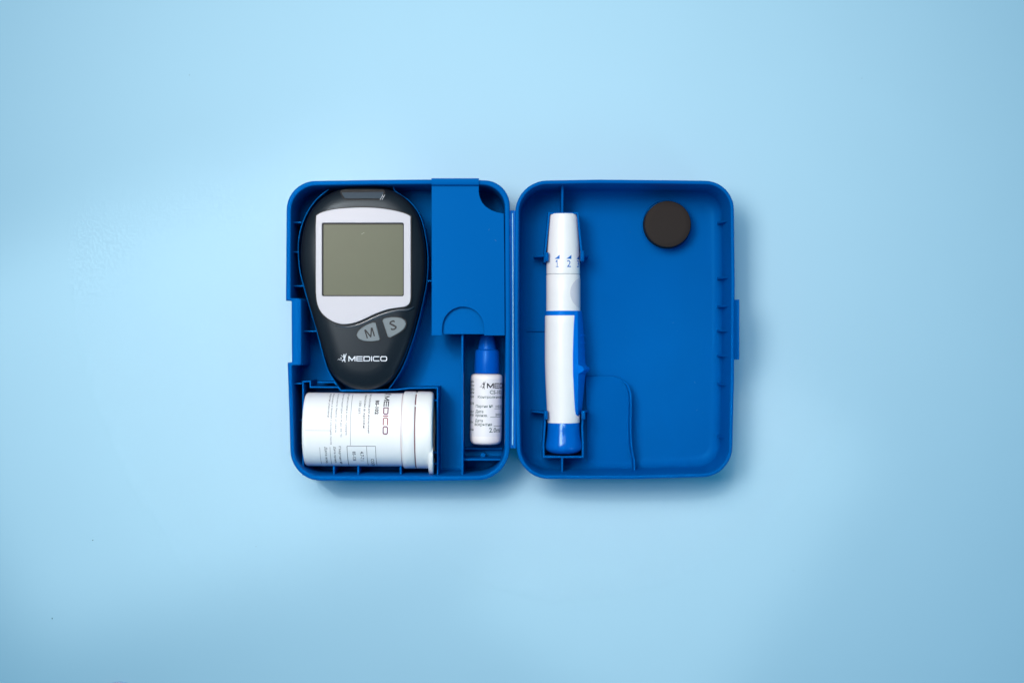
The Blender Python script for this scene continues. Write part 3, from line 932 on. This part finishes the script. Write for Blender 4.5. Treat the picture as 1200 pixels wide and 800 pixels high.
lathe('ring', pf, [(UP(365.4), 12), (UP(365.4), 21.3), (UP(365.9), 21.9), (UP(370.4), 21.9), (UP(370.9), 21.4), (UP(370.9), 12)], 'pen_blue', pen, n=96, label='blue ring round the pen')
lathe('grip', pf, [(UP(370.8), 12), (UP(370.8), 21.5), (UP(371.4), 21.9)] + [(UP(y), prad(UP(y))) for y in (380, 390, 400, 412, 425, 437, 450, 462, 475, 486, 497)] + [(UP(497.4), 19.0), (UP(497.4), 12)], 'pen_white', pen, n=96, label='white waisted grip')
lathe('base_knob', pf, [(UP(497.2), 12), (UP(497.2), 18.9), (UP(498.4), 19.3), (UP(506), 19.5), (UP(514), 20.3), (UP(521), 21.6), (UP(525.5), 22.1), (UP(528.4), 21.6), (UP(530.6), 19.6), (UP(532.6), 16.0), (UP(533.8), 11), (UP(534.2), 5)], 'pen_base', pen, n=96, angle=60, label='glossy blue end knob')
# slider on the right side
sl = [(365.6, 673.6, 682.2), (372, 673.0, 683.0), (385, 672.2, 684.2), (400, 671.6, 685.2), (415, 671.2, 686.0), (425, 671.2, 686.6), (428.6, 671.2, 687.2), (430.8, 671.2, 689.2), (432.2, 671.3, 691.4), (433.2, 671.3, 692.0),
      (434.6, 671.3, 692.0), (435.6, 671.3, 691.4), (437.0, 671.4, 689.2), (439.2, 671.4, 687.2), (443, 671.6, 686.4), (455, 672.2, 685.2), (470, 673.0, 683.8), (482, 673.8, 682.6), (487, 674.8, 681.4), (489, 677.0, 679.6)]
rings = []
for y, xl, xr in sl:
    u = UP(y)
    r = prad(u)
    yl = A[1] - u
    xa = (xl - 660.2) * 1.006; xb_ = (xr - 660.2) * 1.012
    cx = A[0]
    zl = zp + math.sqrt(max(4, r * r - xa * xa))
    nub = 1 if 430 < y < 438 else 0
    xm = xa + (xb_ - xa) * (0.42 if not nub else 0.62)
    rings.append([(cx + xa - 0.5, yl, zl - 6), (cx + xa, yl, zl + 0.9), (cx + xa + 0.5, yl, zl + 1.3), (cx + xm - 0.4, yl, zl + 0.2), (cx + xm + 0.3, yl, zl - 0.7),
                  (cx + xb_ - 0.4, yl, zp + 3), (cx + xb_, yl, zp + 0.5), (cx + xb_ - 0.8, yl, zp - 8), (cx + xa - 0.5, yl, zp - 10)])
v, f = loft(rings)
sld = mesh_obj('slider', v, f, 'pen_blue', pen, angle=35, label='blue trigger slider along one side of the grip')
for y in (394, 403, 412, 421):
    u = UP(y)
    xb_ = (685.6 - 660.2) * 1.012
    v, f = loft([[(A[0] + xb_ - 4.0, A[1] - u - s, zp + 9.2), (A[0] + xb_ - 3.2, A[1] - u - s, zp + 9.8), (A[0] + xb_ + 0.6, A[1] - u - s, zp + 3.0), (A[0] + xb_ - 0.6, A[1] - u - s, zp + 2.2)] for s in (-0.5, 0.5)])
    mesh_obj('grip_ridge', v, f, 'pen_blue', sld, smooth=False)
# grey thumb oval on the sleeve, wrapped on the round surface
def oval(n=28, m=5):
    V = [(0, 0)]; Fc = []
    for k in range(1, m + 1):
        for i in range(n):
            a = 2 * math.pi * i / n
            V.append((k / m * math.cos(a), k / m * math.sin(a)))
    for i in range(n):
        Fc.append((0, 1 + i, 1 + (i + 1) % n))
    for k in range(1, m):
        for i in range(n):
            j = (i + 1) % n
            Fc.append((1 + (k - 1) * n + i, 1 + k * n + i, 1 + k * n + j, 1 + (k - 1) * n + j))
    return V, Fc
print_round('thumb_oval', oval(), pf, lambda u: 20.35, lambda p: (UP(344.5) + p[0] * 17.8, -25.2 + p[1] * 17.6), 'pen_grey', pen, eps=0.2, label='pale grey oval on the sleeve')
# depth numerals and wedges
def px_arc(px, r=19.9):
    return -r * math.asin(max(-0.99, min(0.99, (px - 660.0) / (r + 0.2) * 1.008)))
for ch, xc, w_ in (('1', 652.2, 3.2), ('2', 666.2, 5.0), ('3', 677.4, 5.4)):
    ac = px_arc(xc)
    vfn = text_flat(ch, 0.0) if ch != '1' else merge2([ribbon([(0.0, 0.78), (0.55, 0.95), (0.55, 0.09)], 0.22), ribbon([(0.0, 0.045), (1.1, 0.045)], 0.09)])
    print_round('numeral', vfn, pf, prad, lambda p: (UP(314.2) - p[1] * 8.0, ac - (p[0] - 0.5) * w_), 'pen_ink', pen)
    wedge = ([(-2.8, 0.2), (-0.6, 1.6), (1.2, 3.0), (2.9, 4.4), (2.9, 0.0)], [(0, 1, 2, 3, 4)])
    print_round('depth_wedge', wedge, pf, prad, lambda p: (UP(304.8) - p[1] * 1.15, ac - p[0] * 1.12), 'pen_ink', pen)

# ------------------------------------------------------------------ round dark disc in the lid
dx, dy = W(782.6, 262.6, 10)
disc = thing('rubber_disc', 'round dark brown rubber disc lying in the top corner of the lid', 'disc', (dx, dy, ZF + 6))
v, f = loft(disc_rings(dx, dy, [(27.3, ZF + 6.2), (27.8, ZF + 7), (27.7, 9), (27.5, 9.6), (27.1, 10), (20, 10.05), (8, 10.1)], 72))
mesh_obj('disc_body', v, f, 'rubber', disc, angle=45)
dsx, dsy = W(781.4, 263.4, -17)
v, f = loft(disc_rings(dsx, dsy, [(31.5, ZF + 5), (31.2, ZF + 7.4), (30.4, ZF + 8), (29.8, ZF + 8), (29.2, ZF + 7.4), (29, ZF + 5)], 72), False, False)
mesh_obj('seat_ring', v, f, 'case', lid)

# ------------------------------------------------------------------ round pad peeking in at the bottom edge
qx, qy = W(140.5, 823.0, ZF + 3)
pad = thing('round_pad', 'pale pink round pad with blue edge cut off by the bottom of the photo', 'pad', (qx, qy, ZF))
v, f = loft(disc_rings(qx, qy, [(25.2, ZF + 0.4), (25.6, ZF + 0.8), (25.4, ZF + 1.6), (24.6, ZF + 2)], 64))
mesh_obj('pad_rim', v, f, 'pad_blue', pad)
v, f = loft(disc_rings(qx - 2.2, qy - 0.2, [(24.9, ZF + 2.05), (25.0, ZF + 3.4), (24.2, ZF + 4.6), (18, ZF + 5), (8, ZF + 5.2)], 64))
mesh_obj('pad_face', v, f, 'pink', pad)

# ------------------------------------------------------------------ specks of dust on the table
V, Fc = [], []
for x, y, sx, sy in ((108.6, 632.6, 1.0, 0.7), (61.2, 724.2, 0.6, 1.1), (1010, 92, 0.4, 0.4), (930, 668, 0.45, 0.35), (222, 88, 0.4, 0.5), (705, 690, 0.4, 0.4), (300, 640, 0.3, 0.4)):
    cx, cy = W(x, y, ZF)
    b = len(V)
    for k in range(7):
        a = 2 * math.pi * k / 7
        V.append((cx + sx * math.cos(a) * random.uniform(0.7, 1.2), cy + sy * math.sin(a) * random.uniform(0.7, 1.2), ZF + 0.15))
    V.append((cx, cy, ZF + 0.6))
    for k in range(7):
        Fc.append((b + k, b + (k + 1) % 7, b + 7))
d_ = mesh_obj('dust', V, Fc, 'speck', None, smooth=False)
d_['kind'] = 'stuff'
d_['label'] = 'tiny dark specks of dust scattered on the pale blue table'

# pale lint and dust on the case
V, Fc = [], []
spots = []
for k in range(90):
    spots.append((random.uniform(620, 845), random.uniform(225, 545), ZF + 6.4))
for k in range(8):
    spots.append((random.uniform(510, 585), random.uniform(255, 358), ZC + 0.15))
for x, y, z in spots:
    if z < 0 and (632 < x < 694 or (750 < x < 816 and y < 296) or y > 436 and x < 745):
        continue
    cx, cy = W(x, y, z)
    b = len(V)
    L_ = random.choice((0.3, 0.3, 0.4, 0.5, 1.6)); w_ = random.uniform(0.16, 0.30); a0 = random.uniform(0, math.pi)
    ca, sa = math.cos(a0), math.sin(a0)
    for ux, uy in ((-L_, 0), (0, -w_), (L_, 0), (0, w_)):
        V.append((cx + ux * ca - uy * sa, cy + ux * sa + uy * ca, z))
    V.append((cx, cy, z + 0.2))
    for q in range(4):
        Fc.append((b + q, b + (q + 1) % 4, b + 4))
d_ = mesh_obj('lint', V, Fc, 'lint', None, smooth=False)
d_['kind'] = 'stuff'
d_['label'] = 'fine pale lint and dust specks on the blue plastic'
